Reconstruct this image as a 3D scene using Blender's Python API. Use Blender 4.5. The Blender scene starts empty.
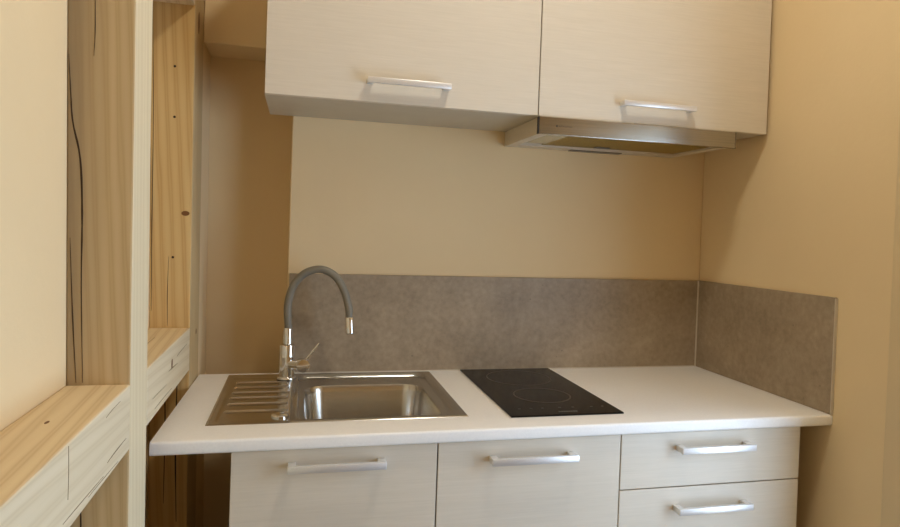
import bpy, bmesh, math, random
from mathutils import Vector, Matrix
random.seed(7)
scene = bpy.context.scene
COL = scene.collection

# ------------------------------------------------------------------ camera
CAM = Vector((-1.3266, -1.9865, 1.3367))
YAW, PITCH, ROLL = -0.2487, -0.0165, 0.0363
FPX, PX, PY = 660.31, 467.32, 240.44          # focal length and principal point in pixels of 900x527
F = Vector((math.sin(-YAW)*math.cos(PITCH), math.cos(YAW)*math.cos(PITCH), math.sin(PITCH)))
R0 = F.cross(Vector((0, 0, 1))).normalized(); U0 = R0.cross(F)
R = R0*math.cos(ROLL) + U0*math.sin(ROLL); U = U0*math.cos(ROLL) - R0*math.sin(ROLL)
cam_d = bpy.data.cameras.new('camera'); cam = bpy.data.objects.new('camera', cam_d); COL.objects.link(cam)
cam_d.sensor_width = 36; cam_d.lens = FPX*36/900; cam_d.clip_start = 0.02
cam_d.shift_x = (450-PX)/900; cam_d.shift_y = (PY-263.5)/900
m3 = Matrix((R, U, -F)).transposed()
cam.matrix_world = Matrix.Translation(CAM) @ m3.to_4x4()
scene.camera = cam

# ------------------------------------------------------------------ world, daylight, exposure
world = bpy.data.worlds.new('world'); scene.world = world; world.use_nodes = True
bg = world.node_tree.nodes['Background']; bg.inputs[0].default_value = (0.75, 0.85, 1.0, 1); bg.inputs[1].default_value = 1.5
ld = bpy.data.lights.new('window_daylight', 'AREA'); ld.shape = 'RECTANGLE'; ld.size = 1.38; ld.size_y = 0.78
ld.energy = 31; ld.color = (0.53, 0.73, 1.0)
lo = bpy.data.objects.new('window_daylight', ld); COL.objects.link(lo)
lo.location = (0.21, -1.33, 1.02); lo.rotation_euler = (0, math.radians(90), 0)     # daylight in the low side window
LAMP_POWER = 80.0
vs = scene.view_settings
vs.view_transform = 'Standard'; vs.look = 'None'; vs.gamma = 1.0; vs.use_curve_mapping = False; vs.exposure = -0.14
scene.cycles.max_bounces = 12; scene.cycles.diffuse_bounces = 8; scene.cycles.glossy_bounces = 6

# ------------------------------------------------------------------ materials
def srgb(r, g, b):
    f = lambda c: (c/255/12.92) if c/255 <= 0.04045 else ((c/255+0.055)/1.055)**2.4
    return (f(r), f(g), f(b), 1)

class N:
    def __init__(s, name, rough=0.5, metal=0.0, spec=0.5):
        s.m = bpy.data.materials.new(name); s.m.use_nodes = True; s.t = s.m.node_tree
        s.b = s.t.nodes['Principled BSDF']
        s.b.inputs['Roughness'].default_value = rough; s.b.inputs['Metallic'].default_value = metal
        s.b.inputs['Specular IOR Level'].default_value = spec
    def n(s, typ, **kw):
        x = s.t.nodes.new(typ)
        for k, v in kw.items():
            if k in x.inputs: x.inputs[k].default_value = v
            else: setattr(x, k, v)
        return x
    def l(s, a, b): s.t.links.new(a, b)
    def coord(s, scale=(1, 1, 1), rnd=True):
        c = s.n('ShaderNodeTexCoord'); mp = s.n('ShaderNodeMapping'); mp.inputs['Scale'].default_value = scale
        s.l(c.outputs['Object'], mp.inputs['Vector'])
        if rnd:
            oi = s.n('ShaderNodeObjectInfo'); mu = s.n('ShaderNodeMath', operation='MULTIPLY'); mu.inputs[1].default_value = 37.0
            s.l(oi.outputs['Random'], mu.inputs[0]); s.l(mu.outputs[0], mp.inputs['Location'])
        return mp.outputs[0]
    def noise(s, vec, scale=5, detail=4, rough=0.55, dist=0.0):
        x = s.n('ShaderNodeTexNoise'); x.inputs['Scale'].default_value = scale; x.inputs['Detail'].default_value = detail
        x.inputs['Roughness'].default_value = rough; x.inputs['Distortion'].default_value = dist
        s.l(vec, x.inputs['Vector']); return x.outputs['Fac']
    def ramp(s, fac, stops):
        x = s.n('ShaderNodeValToRGB'); e = x.color_ramp.elements
        while len(e) < len(stops): e.new(0.5)
        for i, (p, c) in enumerate(stops): e[i].position = p; e[i].color = c
        s.l(fac, x.inputs[0]); return x.outputs[0]
    def mix(s, fac, a, b, mode='MIX'):
        x = s.n('ShaderNodeMix', data_type='RGBA', blend_type=mode)
        for sock, v in ((0, fac), (6, a), (7, b)):
            if isinstance(v, (int, float, tuple)): x.inputs[sock].default_value = v
            else: s.l(v, x.inputs[sock])
        return x.outputs[2]
    def color(s, c):
        if isinstance(c, tuple): s.b.inputs['Base Color'].default_value = c
        else: s.l(c, s.b.inputs['Base Color'])
    def bump(s, h, strength=0.2, dist=0.002):
        x = s.n('ShaderNodeBump'); x.inputs['Strength'].default_value = strength; x.inputs['Distance'].default_value = dist
        s.l(h, x.inputs['Height']); s.l(x.outputs[0], s.b.inputs['Normal'])

def plaster(name, col, col2, bump=0.25):
    q = N(name, 0.85, 0, 0.25); v = q.coord(rnd=False)
    q.color(q.ramp(q.noise(v, 1.7, 4), [(0.3, col), (0.7, col2)]))
    q.bump(q.noise(v, 55, 5, 0.6), bump, 0.002); return q.m
M = {}
M['plaster'] = plaster('peach_plaster', srgb(224, 201, 159), srgb(230, 208, 167))
M['ceiling'] = plaster('ceiling_paint', srgb(228, 216, 194), srgb(232, 221, 200), 0.1)

def mix3(a, b, t): return tuple(a[i]*(1-t)+b[i]*t for i in range(3)) + (1,)
def wood(name, axis, base, dark, mid, sc=1.0, grey=None, greymap=None):
    q = N(name, 0.62, 0, 0.3)
    s = [16*sc]*3; s[axis] = 0.9*sc
    v = q.coord(tuple(s))
    warp = q.noise(v, 1.2, 2, 0.4)
    w = q.n('ShaderNodeTexWave', wave_type='BANDS', bands_direction='DIAGONAL')
    w.inputs['Scale'].default_value = 1.6; w.inputs['Distortion'].default_value = 4.0; w.inputs['Detail'].default_value = 2.5
    w.inputs['Detail Scale'].default_value = 0.8; q.l(v, w.inputs['Vector'])
    rings = q.ramp(w.outputs['Fac'], [(0.0, base), (0.5, mix3(base, mid, 0.5)), (0.88, mix3(mid, dark, 0.45)), (1.0, mid)])
    f = [90]*3; f[axis] = 2.5
    fine = q.noise(q.coord(tuple(f)), 1.0, 3, 0.6)
    col = q.mix(0.35, rings, q.ramp(fine, [(0.3, mid), (0.7, base)]))
    col = q.mix(q.ramp(warp, [(0.35, (0, 0, 0, 1)), (0.8, (0.45, 0.45, 0.45, 1))]), col, mid)
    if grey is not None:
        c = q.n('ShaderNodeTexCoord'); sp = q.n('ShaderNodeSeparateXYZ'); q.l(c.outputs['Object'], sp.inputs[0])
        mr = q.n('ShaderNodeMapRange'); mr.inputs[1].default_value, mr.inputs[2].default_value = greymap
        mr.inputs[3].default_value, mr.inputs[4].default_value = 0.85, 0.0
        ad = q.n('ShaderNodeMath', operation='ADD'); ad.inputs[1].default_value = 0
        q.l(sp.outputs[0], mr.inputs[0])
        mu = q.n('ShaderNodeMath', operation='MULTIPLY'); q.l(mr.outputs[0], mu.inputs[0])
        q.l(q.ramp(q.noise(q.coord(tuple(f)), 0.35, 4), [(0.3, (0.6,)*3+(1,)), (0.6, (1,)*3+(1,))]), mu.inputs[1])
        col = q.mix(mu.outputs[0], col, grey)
    q.color(col); q.bump(fine, 0.25, 0.001); return q.m
PB, PD, PM = srgb(214, 184, 128), srgb(172, 122, 68), srgb(200, 164, 106)
M['pine_z'] = wood('pine_upright', 2, PB, PD, PM)
M['pine_y'] = wood('pine_rail_top', 1, srgb(226, 206, 168), srgb(180, 148, 104), srgb(214, 190, 150))
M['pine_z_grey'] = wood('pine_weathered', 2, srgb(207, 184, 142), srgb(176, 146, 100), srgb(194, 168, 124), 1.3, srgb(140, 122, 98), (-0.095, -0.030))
M['pale_z'] = wood('pale_sanded_pine_upright', 2, srgb(226, 212, 178), srgb(206, 186, 146), srgb(218, 202, 167), 1.0)
M['tan_z'] = wood('tan_pine_upright', 2, srgb(202, 180, 138), srgb(160, 128, 86), srgb(188, 163, 120), 1.2)
M['pale_y'] = wood('pale_sanded_pine_rail', 1, srgb(222, 208, 178), srgb(192, 172, 136), srgb(213, 197, 164), 1.0)
M['crack'] = N('dark_split', 0.9).m; M['crack'].node_tree.nodes['Principled BSDF'].inputs[0].default_value = srgb(62, 44, 26)
M['split'] = N('soft_split', 0.9).m; M['split'].node_tree.nodes['Principled BSDF'].inputs[0].default_value = srgb(128, 108, 78)
M['knot'] = N('knot_wood', 0.6).m; M['knot'].node_tree.nodes['Principled BSDF'].inputs[0].default_value = srgb(112, 72, 34)

def laminate(name, a, b, rough=0.42):
    q = N(name, rough, 0, 0.4)
    f1 = q.noise(q.coord((2.5, 2.5, 60)), 3.0, 6, 0.7); f2 = q.noise(q.coord((6, 6, 300)), 2.2, 3, 0.6)
    c = q.mix(0.4, q.ramp(f1, [(0.32, a), (0.68, b)]), q.ramp(f2, [(0.3, a), (0.7, b)]))
    q.color(c); q.bump(f2, 0.05, 0.0005); return q.m
M['laminate'] = laminate('pale_woodgrain_laminate', srgb(209, 199, 181), srgb(220, 210, 193))
M['carcass'] = laminate('cabinet_carcass', srgb(186, 176, 157), srgb(196, 187, 168), 0.5)

def stone():
    q = N('taupe_concrete_laminate', 0.45, 0, 0.4); v = q.coord(rnd=False)
    a = q.ramp(q.noise(v, 7, 6, 0.62), [(0.3, srgb(140, 125, 104)), (0.7, srgb(176, 159, 135))])
    b = q.ramp(q.noise(v, 60, 5, 0.7), [(0.3, srgb(122, 106, 86)), (0.7, srgb(174, 157, 134))])
    c = q.mix(0.45, a, b)
    vo = q.n('ShaderNodeTexVoronoi'); vo.inputs['Scale'].default_value = 38; q.l(v, vo.inputs['Vector'])
    sp = q.ramp(vo.outputs['Distance'], [(0.05, (1, 1, 1, 1)), (0.12, (0, 0, 0, 1))])
    msk = q.ramp(q.noise(v, 9, 3), [(0.52, (0, 0, 0, 1)), (0.6, (0.55,)*3+(1,))])
    mm = q.mix(1.0, sp, msk, 'MULTIPLY')
    q.color(q.mix(mm, c, srgb(96, 82, 66))); return q.m
M['stone'] = stone()
def simple(name, c, rough=0.5, metal=0.0, spec=0.5, nz=None):
    q = N(name, rough, metal, spec)
    if nz:
        v = q.coord(nz[0]); f = q.noise(v, nz[1], 3)
        k = nz[2]; q.color(q.ramp(f, [(0.3, tuple(x*(1-k) for x in c[:3])+(1,)), (0.7, tuple(min(1, x*(1+k)) for x in c[:3])+(1,))]))
        if len(nz) > 3: q.bump(f, nz[3], 0.0005)
    else: q.color(c)
    return q.m
M['worktop'] = simple('white_worktop_laminate', srgb(242, 240, 236), 0.33, 0, 0.45, ((1, 1, 1), 220, 0.025))
M['steel'] = simple('brushed_stainless_steel', (0.56, 0.54, 0.50, 1), 0.2, 1.0, 0.5, ((3, 220, 3), 2.0, 0.05, 0.03))
M['steel_hood'] = simple('brushed_hood_steel', (0.36, 0.34, 0.31, 1), 0.18, 1.0, 0.5, ((2, 3, 260), 2.0, 0.1, 0.05))
M['chrome'] = simple('chrome', (0.78, 0.77, 0.75, 1), 0.09, 1.0)
M['alu'] = simple('satin_aluminium', (0.80, 0.80, 0.80, 1), 0.38, 0.6, 0.5, ((1, 1, 1), 400, 0.04))
M['hose'] = simple('grey_rubber_hose', srgb(122, 116, 103), 0.5, 0, 0.4, ((1, 1, 1), 300, 0.06))
M['glass_black'] = simple('black_ceramic_glass', (0.008, 0.006, 0.0045, 1), 0.08, 0, 0.12, ((1, 1, 1), 120, 0.1))
M['print'] = simple('grey_printing', srgb(104, 100, 92), 0.4)
M['print_dim'] = simple('dim_printing', srgb(78, 74, 66), 0.4)
M['print_ring'] = simple('cooking_zone_printing', srgb(84, 68, 52), 0.4)
M['ink'] = simple('dark_ink', srgb(34, 27, 20), 0.5)
M['silicone'] = simple('pale_silicone', srgb(205, 196, 180), 0.4)
M['hood_plastic'] = simple('hood_housing', srgb(206, 194, 174), 0.45, 0, 0.4, ((1, 1, 1), 90, 0.03))
M['filter'] = simple('grease_filter_mesh', srgb(150, 126, 58), 0.5, 0.3, 0.5, ((260, 260, 260), 1.0, 0.35, 0.6))
M['switch'] = simple('grey_switch', srgb(112, 102, 86), 0.4)
M['lens'] = simple('frosted_lamp_lens', srgb(190, 180, 150), 0.25, 0, 0.5)
M['trim'] = simple('sand_window_casing', srgb(215, 194, 154), 0.5)
M['dark'] = simple('dark_plastic', srgb(30, 26, 22), 0.5)
M['white'] = simple('white_lacquer', srgb(236, 234, 230), 0.35)
def floor_mat():
    q = N('oak_floorboard', 0.45, 0, 0.4)
    f = q.noise(q.coord((14, 0.9, 14)), 2.0, 5, 0.6)
    q.color(q.ramp(f, [(0.3, srgb(92, 70, 50)), (0.7, srgb(118, 94, 68))])); return q.m
M['floor'] = floor_mat()
def pane_mat():
    q = N('window_glass', 0.0); t = q.t
    tr = t.nodes.new('ShaderNodeBsdfTransparent'); gl = t.nodes.new('ShaderNodeBsdfGlossy'); gl.inputs['Roughness'].default_value = 0.02
    mx = t.nodes.new('ShaderNodeMixShader'); mx.inputs[0].default_value = 0.07
    t.links.new(tr.outputs[0], mx.inputs[1]); t.links.new(gl.outputs[0], mx.inputs[2])
    t.links.new(mx.outputs[0], t.nodes['Material Output'].inputs[0]); return q.m
M['pane'] = pane_mat()
def lamp_mat():
    q = N('lit_opal_glass', 0.4); q.color((0.9, 0.88, 0.84, 1))
    q.b.inputs['Emission Color'].default_value = (1.0, 0.94, 0.82, 1); q.b.inputs['Emission Strength'].default_value = LAMP_POWER
    return q.m
M['lamp'] = lamp_mat()

# ------------------------------------------------------------------ builders
def empty(name, loc=(0, 0, 0)):
    o = bpy.data.objects.new(name, None); COL.objects.link(o); o.location = loc; o.empty_display_size = 0.05; return o
def tag(o, label, cat, group=None):
    o['label'] = label; o['category'] = cat
    if group: o['group'] = group
    return o
def root_of(p):
    v = Vector((0, 0, 0))
    while p is not None: v += p.location; p = p.parent
    return v
def link(name, bm, mats, parent=None, smooth=False, loc=None):
    """bm is in world coordinates; the object is placed at loc (or its own base centre) and parented."""
    bmesh.ops.recalc_face_normals(bm, faces=bm.faces)
    me = bpy.data.meshes.new(name)
    if loc is None:
        xs = [v.co for v in bm.verts]
        lo_ = Vector((min(c.x for c in xs), min(c.y for c in xs), min(c.z for c in xs)))
        hi_ = Vector((max(c.x for c in xs), max(c.y for c in xs), max(c.z for c in xs)))
        loc = Vector(((lo_.x+hi_.x)/2, (lo_.y+hi_.y)/2, lo_.z))
    loc = Vector(loc)
    bmesh.ops.translate(bm, verts=bm.verts, vec=-loc)
    if smooth:
        for f in bm.faces: f.smooth = True
    bm.to_mesh(me); bm.free()
    for k in (mats if isinstance(mats, (list, tuple)) else [mats]): me.materials.append(M[k])
    o = bpy.data.objects.new(name, me); COL.objects.link(o)
    if smooth:
        try: me.set_sharp_from_angle(angle=math.radians(38))
        except Exception: pass
    if parent is not None:
        o.parent = parent; o.location = loc - root_of(parent)
    else: o.location = loc
    return o
def box(bm, x0, x1, y0, y1, z0, z1, bev=0.0, seg=2):
    b = bmesh.new(); bmesh.ops.create_cube(b, size=1)
    bmesh.ops.scale(b, vec=(abs(x1-x0), abs(y1-y0), abs(z1-z0)), verts=b.verts)
    bmesh.ops.translate(b, vec=((x0+x1)/2, (y0+y1)/2, (z0+z1)/2), verts=b.verts)
    if bev: bmesh.ops.bevel(b, geom=b.edges[:], offset=bev, segments=seg, affect='EDGES', profile=0.5)
    add(bm, b)
def add(bm, b):
    me = bpy.data.meshes.new('t'); b.to_mesh(me); b.free(); bm.from_mesh(me); bpy.data.meshes.remove(me)
def part(name, mats, parent, *boxes, bev=0.0, seg=2, smooth=False):
    bm = bmesh.new()
    for b in boxes: box(bm, *b, bev=bev, seg=seg)
    return link(name, bm, mats, parent, smooth)
def struct(o): o['kind'] = 'structure'; return o
def rings(bm, rs, cap0=False, cap1=False, closed=True):
    vr = [[bm.verts.new(p) for p in r] for r in rs]; n = len(vr[0])
    for a, b in zip(vr, vr[1:]):
        for i in range(n if closed else n-1):
            j = (i+1) % n; bm.faces.new((a[i], a[j], b[j], b[i]))
    if cap0: bm.faces.new(list(reversed(vr[0])))
    if cap1: bm.faces.new(vr[-1])
def lathe(bm, prof, origin, axis=(0, 0, 1), n=32, caps=True):
    ax = Vector(axis).normalized(); u = ax.orthogonal().normalized(); w = ax.cross(u); o = Vector(origin)
    rings(bm, [[o + ax*h + (u*math.cos(2*math.pi*i/n) + w*math.sin(2*math.pi*i/n))*r for i in range(n)] for r, h in prof], caps, caps)
def tube(bm, pts, r, n=16):
    pts = [Vector(p) for p in pts]; rad = r if isinstance(r, (list, tuple)) else [r]*len(pts)
    t = (pts[1]-pts[0]).normalized(); u = t.orthogonal().normalized(); rs = []
    for i, p in enumerate(pts):
        t2 = (pts[min(i+1, len(pts)-1)] - pts[max(i-1, 0)]).normalized()
        u = (u - t2*u.dot(t2)).normalized(); w = t2.cross(u)
        rs.append([p + (u*math.cos(2*math.pi*k/n) + w*math.sin(2*math.pi*k/n))*rad[i] for k in range(n)])
    rings(bm, rs, True, True)
def spline(P, n=10):
    P = [Vector(p) for p in P]; Q = [2*P[0]-P[1]] + P + [2*P[-1]-P[-2]]; out = []
    for i in range(1, len(Q)-2):
        a, b, c, d = Q[i-1:i+3]
        for k in range(n):
            t = k/n
            out.append(0.5*((2*b) + (c-a)*t + (2*a-5*b+4*c-d)*t*t + (3*b-a-3*c+d)*t**3))
    return out + [P[-1]]
def rrect(x0, x1, y0, y1, r, z, k=10):
    out = []
    for cx, cy, a0 in ((x1-r, y1-r, 0), (x0+r, y1-r, 90), (x0+r, y0+r, 180), (x1-r, y0+r, 270)):
        for i in range(k+1):
            a = math.radians(a0 + 90*i/k); out.append(Vector((cx+r*math.cos(a), cy+r*math.sin(a), z)))
    return out

# ------------------------------------------------------------------ the room
H = 2.85                       # ceiling height
XP, XI = -1.605, -1.695        # timber face and plaster infill of the left wall
ND = 0.165                      # depth of the niche left of the kitchenette
struct(part('floor', 'floor', None, (-1.9, 0.22, -3.55, 0.35, -0.1, 0)))
struct(part('ceiling', 'ceiling', None, (-1.9, 0.22, -3.55, 0.35, H, H+0.1)))
bm = bmesh.new()
box(bm, -1.357, 0.0, 0, ND, 0, H, 0.003); box(bm, XP, -1.357, 0, ND, 1.834, H, 0.003); box(bm, XP-0.2, 0.0, ND, ND+0.15, 0, H)
struct(link('wall_back', bm, 'plaster'))
def lean_x(x, z):
    """the old frame is slightly out of plumb: its face leans out at the foot, its plaster field back at the top"""
    k = max(0.0, min(1.0, (x-XI)/(XP-XI)))
    return k*0.012*(1.9-z) - (1-k)*0.02*(z-1.17)
def lean(bm):
    for v in bm.verts: v.co.x += lean_x(v.co.x, v.co.z)
bm = bmesh.new(); box(bm, XI-0.15, XI, -3.4, -0.0, 0, H); box(bm, XI-0.15, XP-0.001, 0.0, ND, 0, H, 0.003)
lean(bm); struct(link('wall_left', bm, 'plaster'))
OY0, OY1, OZ0, OZ1 = -1.76, -0.90, 0.28, 1.76          # low side window in the right wall, just outside the picture
struct(part('wall_right', 'plaster', None, (0, 0.22, OY1, ND+0.15, 0, H), (0, 0.22, -3.4, OY0, 0, H), (0, 0.22, OY0, OY1, OZ1, H), (0, 0.22, OY0, OY1, 0, OZ0)))
struct(part('wall_rear', 'plaster', None, (XI-0.15, 0.22, -3.55, -3.4, 0, H)))
win = struct(empty('window_1', (0.16, (OY0+OY1)/2, OZ0)))
part('window_frame', 'white', win, (0.13, 0.18, OY0, OY0+0.05, OZ0, OZ1), (0.13, 0.18, OY1-0.05, OY1, OZ0, OZ1), (0.13, 0.18, OY0+0.05, OY1-0.05, OZ0, OZ0+0.05), (0.13, 0.18, OY0+0.05, OY1-0.05, OZ1-0.05, OZ1))
part('pane', 'pane', win, (0.153, 0.157, OY0+0.05, OY1-0.05, OZ0+0.05, OZ1-0.05))
struct(part('trim_1', 'trim', None, (-0.006, 0, OY1, -0.757, OZ0-0.1, OZ1+0.02), (-0.006, 0, OY0-0.12, OY0, OZ0-0.1, OZ1+0.02), (-0.006, 0, OY0, OY1, OZ0-0.1, OZ0), bev=0.003))

# ------------------------------------------------------------------ timber frame on the left wall
tf = tag(empty('timber_frame', (XI, -0.7, 0)), 'exposed pine timber frame of posts and rails on the left plaster wall', 'timber frame')
def timber(name, x0, x1, y0, y1, z0, z1, side, face):
    """side material on every face but the one that looks into the room (+X)."""
    bm = bmesh.new(); box(bm, x0, x1, y0, y1, z0, z1, 0.003, 2)
    bm.normal_update()
    for f in bm.faces: f.material_index = 1 if f.normal.x > 0.8 else 0
    lean(bm)
    return link(name, bm, [side, face], tf, loc=(x1, (y0+y1)/2, (z0+z1)/2))
P1Y0, P1Y1, P2Y0, P2Y1 = -0.775, -0.648, -0.155, 0.0
RB, RT, UB, UT = 0.945, 1.056, 1.885, 1.99
G = 0.0005
post1 = timber('timber_post', XI, XP, P1Y0, P1Y1, 0, H, 'pine_z_grey', 'pale_z')
post2 = timber('timber_post', XI, XP, P2Y0, P2Y1, 0, H, 'pine_z', 'tan_z')
rail1 = timber('timber_rail', XI, XP, -2.6, P1Y0-G, RB, RT, 'pine_y', 'pale_y')
rail2 = timber('timber_rail', XI, XP, P1Y1+G, P2Y0-G, RB, RT, 'pine_y', 'pale_y')
rail3 = timber('timber_rail', XI, XP, -2.6, P1Y0-G, UB, UT, 'pine_y', 'pale_y')
rail4 = timber('timber_rail', XI, XP, P1Y1+G, P2Y0-G, UB, UT, 'pine_y', 'pale_y')
post3 = timber('timber_post', XI, XP, -2.73, -2.6-G, 0, H, 'pine_z', 'pale_z')

def crack(parent, P, width, n, mat='crack'):
    """a thin drying split that follows P across a face with normal n"""
    P = spline(P, 5); P = [p + Vector((lean_x(p.x, p.z), 0, 0)) for p in P]; n = Vector(n); bm = bmesh.new(); rs = []
    for i, p in enumerate(P):
        t = (P[min(i+1, len(P)-1)]-P[max(i-1, 0)]).normalized(); s = t.cross(n).normalized()
        w = width*(0.25+0.75*math.sin(math.pi*(i+0.5)/len(P)))*random.uniform(0.75, 1.1)/2
        rs.append([p - s*w + n*0.0002, p + n*0.0006, p + s*w + n*0.0002, p - n*0.0006])
    rings(bm, rs, True, True); return link('crack', bm, mat, parent)
y = P1Y0
crack(post1, [(-1.6925, y, 1.60), (-1.690, y, 1.54), (-1.687, y, 1.49), (-1.677, y, 1.43), (-1.674, y, 1.34), (-1.6745, y, 1.22), (-1.672, y, 1.06)], 0.0032, (0, -1, 0))
crack(post1, [(-1.690, y, 1.30), (-1.686, y, 1.17), (-1.681, y, 1.06)], 0.0022, (0, -1, 0))
crack(post1, [(-1.66, y, 1.75), (-1.6585, y, 1.65), (-1.66, y, 1.60)], 0.0014, (0, -1, 0))
crack(post1, [(-1.675, y, 0.94), (-1.673, y, 0.80), (-1.674, y, 0.6)], 0.0025, (0, -1, 0))
crack(rail1, [(XP, -1.083, RT-0.004), (XP, -1.0815, 1.02), (XP, -1.083, 0.985)], 0.0018, (1, 0, 0), 'split')
for rl, y0, y1, z0, z1, w in ((rail1, -1.10, -0.93, 0.962, 0.957, 0.0018), (rail1, -0.91, -0.80, 0.970, 0.972, 0.0026), (rail1, -1.0, -0.85, 0.955, 0.951, 0.0015), (rail1, -0.92, -0.84, 1.040, 1.044, 0.0012),
                          (rail2, -0.60, -0.46, 0.985, 0.980, 0.0016), (rail2, -0.44, -0.33, 1.004, 1.000, 0.0028), (rail2, -0.34, -0.20, 1.018, 1.022, 0.002), (rail2, -0.58, -0.40, 0.960, 0.958, 0.0016)):
    crack(rl, [(XP, y0, z0), (XP, y0*0.6+y1*0.4, (z0+z1)/2+0.0008), (XP, y1, z1)], w, (1, 0, 0), 'split')
crack(rail2, [(-1.66, -0.62, RT), (-1.655, -0.45, RT), (-1.656, -0.3, RT)], 0.0012, (0, 0, 1), 'split')
def spot(name, parent, p, n, rx, rz, mat):
    p = Vector(p); p.x += lean_x(p.x, p.z); n = Vector(n); u = Vector((0, 0, 1)).cross(n).normalized() if abs(n.z) < 0.5 else Vector((1, 0, 0)); w = n.cross(u)
    bm = bmesh.new(); k = 12
    rs = [[p + n*h + u*math.cos(6.2832*i/k)*rx*s + w*math.sin(6.2832*i/k)*rz*s for i in range(k)] for s, h in ((1, -0.0004), (1, 0.0003), (0.6, 0.0007))]
    rings(bm, rs, True, True); return link(name, bm, mat, parent)
y = P2Y0
for x, z in ((-1.6455, 1.727), (-1.645, 1.598), (-1.645, 1.238)): spot('nail_hole', post2, (x, y, z), (0, -1, 0), 0.0032, 0.0032, 'crack')
spot('knot', post2, (-1.619, y, 1.352), (0, -1, 0), 0.010, 0.0065, 'knot')
crack(post2, [(-1.692, y, 1.9), (-1.689, y, 1.6), (-1.6905, y, 1.3), (-1.69, y, 1.1)], 0.0022, (0, -1, 0))
crack(post2, [(-1.654, y, 1.24), (-1.656, y, 1.14), (-1.655, y, 1.06)], 0.0016, (0, -1, 0))
crack(post2, [(-1.66, y, 0.93), (-1.658, y, 0.8), (-1.66, y, 0.6)], 0.003, (0, -1, 0))
crack(post2, [(-1.632, y, 0.93), (-1.634, y, 0.75), (-1.63, y, 0.55)], 0.004, (0, -1, 0))
spot('knot', post2, (XP, -0.09, 1.86), (1, 0, 0), 0.012, 0.03, 'knot')
spot('knot', post2, (XP, -0.05, 1.03), (1, 0, 0), 0.006, 0.008, 'knot')
spot('knot', post1, (XP, -0.72, 1.79), (1, 0, 0), 0.005, 0.007, 'knot')
spot('knot', rail2, (XP, -0.40, 1.012), (1, 0, 0), 0.008, 0.012, 'knot')
spot('knot', rail1, (-1.655, -0.99, RT), (0, 0, 1), 0.0025, 0.007, 'knot')

# ------------------------------------------------------------------ worktop
WT, WTH, WW, WD = 0.9, 0.028, 1.598, 0.60
BX0, BX1, BY0, BY1 = -1.300, -0.982, -0.474, -0.128            # bowl opening of the sink
bm = bmesh.new()
xs = [-WW, -1.330, -0.945, -0.001]; ys = [-WD, -0.493, -0.026, -0.001]
V = [[bm.verts.new((x if x > -1.5 else -1.597+0.0075*(y+WD)/WD, y, WT)) for y in ys] for x in xs]
for i in range(3):
    for j in range(3):
        if (i, j) != (1, 1): bm.faces.new((V[i][j], V[i+1][j], V[i+1][j+1], V[i][j+1]))
ex = bmesh.ops.extrude_face_region(bm, geom=bm.faces[:])
bmesh.ops.translate(bm, verts=[g for g in ex['geom'] if isinstance(g, bmesh.types.BMVert)], vec=(0, 0, -WTH))
bmesh.ops.recalc_face_normals(bm, faces=bm.faces)
ed = [e for e in bm.edges if all(abs(v.co.y+WD) < 1e-5 for v in e.verts) and abs(e.verts[0].co.z-e.verts[1].co.z) < 1e-5]
bmesh.ops.bevel(bm, geom=ed, offset=0.006, segments=4, affect='EDGES', profile=0.5)
tag(link('worktop', bm, 'worktop', smooth=True), 'long white worktop with rounded front edge over the three base cabinets', 'worktop')

# ------------------------------------------------------------------ splashbacks
ST = 0.008
sp1 = tag(part('splashback', 'stone', None, (-1.352, -ST-0.001, -ST-0.0005, -0.0005, WT+0.0005, 1.191), bev=0.0008), 'long taupe concrete-look splashback panel behind the sink and hob', 'splashback')
part('silicone_joint', 'silicone', sp1, (-1.352, -ST-0.004, -ST-0.003, -ST-0.0005, WT+0.0004, WT+0.003))
bm = bmesh.new(); box(bm, -ST-0.0005, -0.0005, -0.598, -0.0005, WT+0.0005, 1.192, 0.0008)
for v in bm.verts:
    if v.co.z > 1.1 and v.co.y < -0.3: v.co.z += 0.006
sp2 = tag(link('splashback', bm, 'stone'), 'short taupe concrete-look splashback panel on the right wall', 'splashback')
part('corner_silicone', 'silicone', sp2, (-ST-0.0045, -ST-0.001, -ST-0.0045, -ST-0.001, WT+0.0006, 1.191))
part('end_trim', 'silicone', sp2, (-ST-0.0007, -0.0004, -0.6005, -0.5985, WT+0.0005, 1.196))

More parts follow.
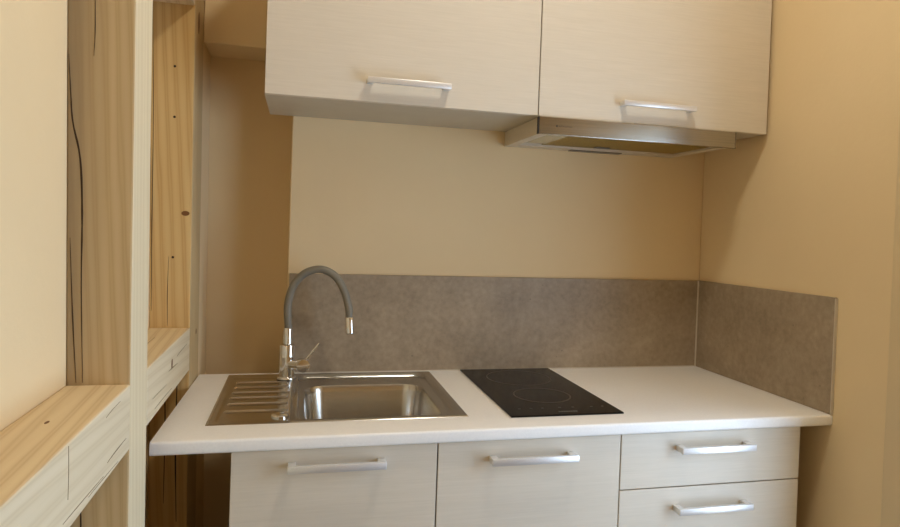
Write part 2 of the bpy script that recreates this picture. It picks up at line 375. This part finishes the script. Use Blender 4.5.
# ------------------------------------------------------------------ base cabinets
def handle_deep(door, x0, x1, z, yf, h=0.0135, proj=0.03):
    bm = bmesh.new(); box(bm, x0, x1, yf-proj, yf-proj+0.010, z-h/2, z+h/2, 0.0015)
    for a in (x0+0.0005, x1-0.0165): box(bm, a, a+0.016, yf-proj+0.006, yf-0.0001, z-h/2+0.001, z+h/2-0.001, 0.001)
    o = link('handle', bm, 'alu', door, smooth=True); o['label'] = 'satin aluminium bar handle'; return o
DF, DT = -0.585, 0.018
BTOP = WT-WTH-0.0005
def base_cabinet(x0, x1, label, fronts, lt=None, rt=None):
    r = tag(empty('base_cabinet', ((x0+x1)/2, -0.3, 0)), label, 'cabinet', 'base cabinets under the white worktop')
    yb, yf = -0.05, DF+DT+0.001; t = 0.016; e = 0.0006
    part('side_panel', 'carcass', r, (x0+e, x0+t, yf, yb, 0.1, lt or BTOP)); part('side_panel', 'carcass', r, (x1-t, x1-e, yf, yb, 0.1, rt or BTOP))
    part('bottom_panel', 'carcass', r, (x0+t, x1-t, yf, yb, 0.1, 0.116)); part('back_panel', 'carcass', r, (x0+t, x1-t, yb-0.004, yb, 0.116, BTOP))
    part('front_rail', 'carcass', r, (x0+t, x1-t, yf, yf+0.04, BTOP-0.016, BTOP))
    part('plinth', 'laminate', r, (x0+e, x1-e, -0.53, -0.514, 0.0, 0.0995))
    for name, z0, z1, hx0, hx1, hz in fronts:
        d = part(name, 'laminate', r, (x0+0.0016, x1-0.0016, DF, DF+DT, z0, z1), bev=0.0008)
        handle_deep(d, hx0, hx1, hz, DF, 0.0155, 0.033)
X0, X1, X2, X3 = -1.4488, -1.0197, -0.5806, -0.0814
ZD = 0.7366; DTOP = BTOP-0.003
base_cabinet(X0, X1, 'pale woodgrain base cabinet with one tall door below the steel sink', [('door', 0.105, DTOP, -1.336, -1.135, 0.836)], rt=0.72)
base_cabinet(X1, X2, 'pale woodgrain base cabinet with one tall door below the black hob', [('door', 0.105, DTOP, -0.903, -0.700, 0.829)], lt=0.72)
base_cabinet(X2, X3, 'pale woodgrain base cabinet with stacked drawers next to the right wall',
             [('drawer', ZD+0.0015, DTOP, -0.436, -0.235, 0.832), ('drawer', 0.425, ZD-0.0015, -0.438, -0.236, 0.687), ('drawer', 0.105, 0.422, -0.438, -0.236, 0.375)])

# ------------------------------------------------------------------ wall cabinets
UZ0, UZ1, UF = 1.647, 2.09, -0.3204
def wall_cabinet(x0, x1, label, hx0, hx1):
    r = tag(empty('wall_cabinet', ((x0+x1)/2, -0.15, UZ0)), label, 'cabinet', 'pale wall cabinets above the worktop')
    yb, yf, t, e = -0.0005, UF+DT+0.001, 0.016, 0.0005
    part('side_panel', 'carcass', r, (x0+e, x0+t, yf, yb, UZ0, UZ1)); part('side_panel', 'carcass', r, (x1-t, x1-e, yf, yb, UZ0, UZ1))
    part('bottom_panel', 'carcass', r, (x0+t, x1-t, yf, yb, UZ0, UZ0+t)); part('top_panel', 'carcass', r, (x0+t, x1-t, yf, yb, UZ1-t, UZ1))
    part('back_panel', 'carcass', r, (x0+t, x1-t, yb-0.004, yb, UZ0+t, UZ1-t))
    d = part('door', 'laminate', r, (x0+0.0015, x1-0.0015, UF, UF+DT, UZ0, UZ1), bev=0.0008)
    handle_deep(d, hx0, hx1, 1.6965, UF, 0.0145, 0.031)
wall_cabinet(-1.4204, -0.7212, 'pale woodgrain wall cabinet with bar handle, over the sink', -1.177, -0.966)
wall_cabinet(-0.7212, -0.0111, 'pale woodgrain wall cabinet with bar handle, over the cooker hood', -0.486, -0.264)

# ------------------------------------------------------------------ cooker hood
HX0, HX1, HY0, HY1, HZ0, HZ1 = -0.714, -0.127, -0.322, -0.002, 1.601, UZ0-0.001
hood = tag(empty('cooker_hood', ((HX0+HX1)/2, -0.16, HZ0)), 'slim stainless steel cooker hood under the right wall cabinet', 'cooker hood')
bm = bmesh.new(); b = 0.028
box(bm, HX0, HX0+b, HY0, HY1, HZ0, HZ1); box(bm, HX1-b, HX1, HY0, HY1, HZ0, HZ1)
box(bm, HX0+b, HX1-b, HY1-0.055, HY1, HZ0, HZ1); box(bm, HX0+b, HX1-b, HY0, HY0+0.012, HZ0, HZ1); box(bm, HX0+b, HX1-b, HY0+0.012, HY1-0.055, HZ1-0.012, HZ1)
link('housing', bm, 'hood_plastic', hood)
hf = part('front_panel', 'steel_hood', hood, (HX0-0.008, HX1+0.002, UF-0.014, HY0-0.0005, HZ0-0.004, UZ0-0.004), bev=0.001)
hf['label'] = 'brushed steel front strip'
part('front_end_cap', 'dark', hood, (HX0-0.0105, HX0-0.0085, UF-0.013, HY0-0.0005, HZ0-0.004, UZ0-0.0045), bev=0.0003)
part('front_end_cap', 'dark', hood, (HX1+0.0022, HX1+0.004, UF-0.013, HY0-0.0005, HZ0-0.004, UZ0-0.0045), bev=0.0003)
fl = part('grease_filter', 'filter', hood, (HX0+b+0.075, HX1-b-0.002, HY0+0.014, HY1-0.057, HZ0+0.006, HZ0+0.014))
part('filter_latch', 'switch', hood, (-0.45, -0.40, -0.10, -0.085, HZ0+0.002, HZ0+0.0058), bev=0.001)
part('lamp_cover', 'lens', hood, (HX0+b+0.002, HX0+b+0.072, HY0+0.05, HY1-0.1, HZ0+0.003, HZ0+0.014), bev=0.002)
part('control_strip', 'switch', hood, (-0.505, -0.33, -0.042, -0.016, HZ0-0.0035, HZ0-0.0002), bev=0.0006)
bm = bmesh.new(); yl = UF-0.0143; zc = 1.6205
lathe(bm, [(0.0028, 0), (0.0028, 0.0002)], (-0.6725, yl+0.0002, zc), (0, -1, 0), 4)
for i in range(7):
    x = -0.6665 + i*0.0056
    box(bm, x, x+0.0008, yl-0.0001, yl+0.0002, zc-0.0017, zc+0.0017); box(bm, x+0.0008, x+0.0038, yl-0.0001, yl+0.0002, zc+(-0.0017, 0.0009, -0.0004)[i % 3], zc+(-0.0009, 0.0017, 0.0004)[i % 3])
link('logo', bm, 'ink', hood)

# ------------------------------------------------------------------ sink
SX0, SX1, SY0, SY1 = -1.509, -0.931, -0.503, -0.0215
SZ = WT+0.0025
sink = tag(empty('sink', ((SX0+SX1)/2, (SY0+SY1)/2, WT)), 'stainless steel inset sink with ribbed drainer on its left side', 'sink')
XM = -1.336
bm = bmesh.new(); k = 10
rs = [rrect(XM, SX1, SY0, SY1, 0.0008, WT+0.0004), rrect(XM, SX1-0.001, SY0+0.001, SY1-0.001, 0.0008, SZ-0.001), rrect(XM, SX1-0.003, SY0+0.003, SY1-0.003, 0.001, SZ),
      rrect(-1.321, -0.950, -0.488, -0.031, 0.03, SZ), rrect(-1.319, -0.952, -0.486, -0.034, 0.03, SZ-0.0010), rrect(-1.316, -0.957, -0.483, -0.0405, 0.03, SZ-0.0095), rrect(-1.314, -0.961, -0.481, -0.046, 0.03, SZ-0.0104)]
o = 0.010
rs += [rrect(BX0-o, BX1+o, BY0-o*0.6, BY1+o, 0.065, SZ-0.0108), rrect(BX0-0.003, BX1+0.003, BY0-0.003, BY1+0.003, 0.06, SZ-0.0128), rrect(BX0, BX1, BY0, BY1, 0.058, SZ-0.018),
       rrect(BX0+0.003, BX1-0.003, BY0+0.003, BY1-0.003, 0.056, SZ-0.030), rrect(BX0+0.012, BX1-0.012, BY0+0.012, BY1-0.012, 0.052, SZ-0.118),
       rrect(BX0+0.018, BX1-0.018, BY0+0.018, BY1-0.018, 0.05, SZ-0.134), rrect(BX0+0.03, BX1-0.03, BY0+0.03, BY1-0.03, 0.045, SZ-0.145),
       rrect(BX0+0.05, BX1-0.05, BY0+0.05, BY1-0.05, 0.04, SZ-0.149)]
bcx, bcy = (BX0+BX1)/2, (BY0+BY1)/2
rs += [rrect(bcx-0.047, bcx+0.047, bcy-0.047, bcy+0.047, 0.0469, SZ-0.154), rrect(bcx-0.043, bcx+0.043, bcy-0.043, bcy+0.043, 0.0429, SZ-0.160)]
rings(bm, rs, False, True); link('bowl', bm, 'steel', sink, smooth=True)
# drainer half: a pressed sheet with six raised ribs, a recessed field and the hole of the drain knob
bm = bmesh.new(); nx, ny = 96, 190
RIBS = [-0.122, -0.176, -0.228, -0.282, -0.338, -0.402]
def smooth01(t): t = max(0, min(1, t)); return t*t*(3-2*t)
def dz(x, y):
    e = min(x-SX0, y-SY0, SY1-y)
    z = SZ - 0.0021*(1-smooth01(e/0.004))
    field = smooth01((x-(SX0+0.016))/0.006)*smooth01((XM+0.003-x)/0.006)*smooth01((y-(SY0+0.016))/0.006)*smooth01((SY1-0.05-y)/0.006)
    z -= 0.0018*field
    for i, ry in enumerate(RIBS):
        z += 0.0042*math.exp(-((y-ry)/0.0036)**2)*smooth01((x-(SX0+0.026))/0.008)*smooth01((XM-0.006-x)/0.008)
    return z
g = [[bm.verts.new((SX0+(XM-SX0)*i/nx, SY0+(SY1-SY0)*j/ny, dz(SX0+(XM-SX0)*i/nx, SY0+(SY1-SY0)*j/ny))) for j in range(ny+1)] for i in range(nx+1)]
for i in range(nx):
    for j in range(ny): bm.faces.new((g[i][j], g[i+1][j], g[i+1][j+1], g[i][j+1]))
link('drainer', bm, 'steel', sink, smooth=True)
bm = bmesh.new(); lathe(bm, [(0.041, 0), (0.041, 0.003), (0.036, 0.005), (0.02, 0.0055), (0.018, 0.009), (0.004, 0.011)], (bcx, bcy, SZ-0.1598), n=40)
link('waste_strainer', bm, 'chrome', sink, smooth=True)
bm = bmesh.new(); lathe(bm, [(0.019, 0), (0.019, 0.003), (0.016, 0.0055), (0.006, 0.007)], (-1.357, -0.448, SZ-0.0016), n=32)
o = link('drain_knob', bm, 'chrome', sink, smooth=True); o['label'] = 'round chrome drain control knob'

# ------------------------------------------------------------------ tap
TX, TY = -1.350, -0.082
tap = tag(empty('kitchen_tap', (TX, TY, SZ)), 'chrome mixer tap with arched grey flexible hose spout by the sink', 'tap')
bm = bmesh.new(); lathe(bm, [(0.0265, 0), (0.0265, 0.003), (0.025, 0.006), (0.0225, 0.0075)], (TX, TY, SZ+0.0002), n=40); link('base_ring', bm, 'chrome', tap, smooth=True)
bm = bmesh.new(); lathe(bm, [(0.0215, 0), (0.0215, 0.083), (0.0205, 0.087), (0.0165, 0.090), (0.0135, 0.0905), (0.0130, 0.1), (0.0125, 0.132), (0.0115, 0.134)], (TX, TY, SZ+0.0078), n=40); link('body', bm, 'chrome', tap, smooth=True)
hp = [(-1.349, TY, 1.043), (-1.352, TY, 1.075), (-1.352, TY, 1.115), (-1.339, TY-0.004, 1.163), (-1.308, TY-0.012, 1.199), (-1.266, TY-0.022, 1.211), (-1.227, TY-0.030, 1.193), (-1.201, TY-0.036, 1.152), (-1.188, TY-0.040, 1.107), (-1.185, TY-0.041, 1.078)]
hp = spline(hp, 8)
bm = bmesh.new(); tube(bm, hp, 0.0106, 20); link('hose', bm, 'hose', tap, smooth=True)['label'] = 'arched grey rubber hose'
d = (hp[-1]-hp[-4]).normalized(); bm = bmesh.new(); lathe(bm, [(0.0112, 0), (0.0124, 0.002), (0.0124, 0.044), (0.0108, 0.046), (0.009, 0.044)], hp[-1]-d*0.002, d, 32); link('spray_head', bm, 'chrome', tap, smooth=True)
la = Vector((0.62, -0.78, 0.0)).normalized(); c0 = Vector((TX, TY, 0.943))
bm = bmesh.new(); lathe(bm, [(0.0125, 0.018), (0.0125, 0.050)], c0, (0.67, -0.74, 0.06), 32)
ca = Vector((0.22, -0.97, 0.05)).normalized(); cc = c0 + la*0.050 + Vector((0.010, 0.0, 0.004))
lathe(bm, [(0.016, -0.016), (0.0182, -0.0145), (0.0182, 0.014), (0.0168, 0.016), (0.007, 0.0165)], cc, ca, 36)
lev = link('lever', bm, 'chrome', tap, smooth=True)
c1 = cc + Vector((0.004, 0, 0.002))
bm = bmesh.new(); tube(bm, [c1+Vector((0.006, 0, 0.012)), c1+Vector((0.018, -0.004, 0.030)), c1+Vector((0.040, -0.010, 0.060))], [0.0042, 0.0038, 0.0032], 14); link('lever_rod', bm, 'chrome', lev, smooth=True)

# ------------------------------------------------------------------ hob
GX0, GX1, GY0, GY1 = -0.834, -0.545, -0.526, -0.016
hob = tag(empty('ceramic_hob', ((GX0+GX1)/2, (GY0+GY1)/2, WT)), 'black glass two-zone ceramic hob set in the white worktop', 'hob')
part('glass_plate', 'glass_black', hob, (GX0, GX1, GY0, GY1, WT+0.0005, WT+0.0045), bev=0.0008)
GZ = WT+0.0045
def ring(parent, name, cx, cy, r, w, mat):
    bm = bmesh.new(); n = 64
    rings(bm, [[Vector((cx+math.cos(6.28318*i/n)*q, cy+math.sin(6.28318*i/n)*q, GZ+h)) for i in range(n)] for q, h in ((r-w, 0.00002), (r-w, 0.00015), (r, 0.00015), (r, 0.00002))])
    return link(name, bm, mat, parent)
ring(hob, 'cooking_zone', -0.686, -0.140, 0.096, 0.003, 'print_ring'); ring(hob, 'cooking_zone', -0.690, -0.345, 0.077, 0.004, 'print_ring')
bm = bmesh.new()
for i in range(8):
    x = -0.706+i*0.0062
    box(bm, x, x+0.0044, -0.5065, -0.4985, GZ+0.00002, GZ+0.0002)
link('logo', bm, 'print', hob)
for x in (-0.795, -0.765, -0.735, -0.69, -0.655, -0.605, -0.575):
    part('touch_key', 'print_dim', hob, (x-0.003, x+0.003, -0.471, -0.465, GZ+0.00002, GZ+0.0002))

# ------------------------------------------------------------------ ceiling lamp
LX, LY = -0.72, -1.06
lamp = tag(empty('ceiling_lamp', (LX, LY, H-0.09)), 'round opal ceiling lamp above the kitchenette', 'lamp')
bm = bmesh.new(); lathe(bm, [(0.14, 0), (0.14, 0.02)], (LX, LY, H-0.0205), n=48); link('lamp_base', bm, 'white', lamp, smooth=True)
bm = bmesh.new(); lathe(bm, [(0.12*math.sin(a), 0.055*(1-math.cos(a))) for a in (0.08, 0.35, 0.65, 0.95, 1.25, 1.5708)], (LX, LY, H-0.0765), n=48); link('diffuser', bm, 'lamp', lamp, smooth=True)
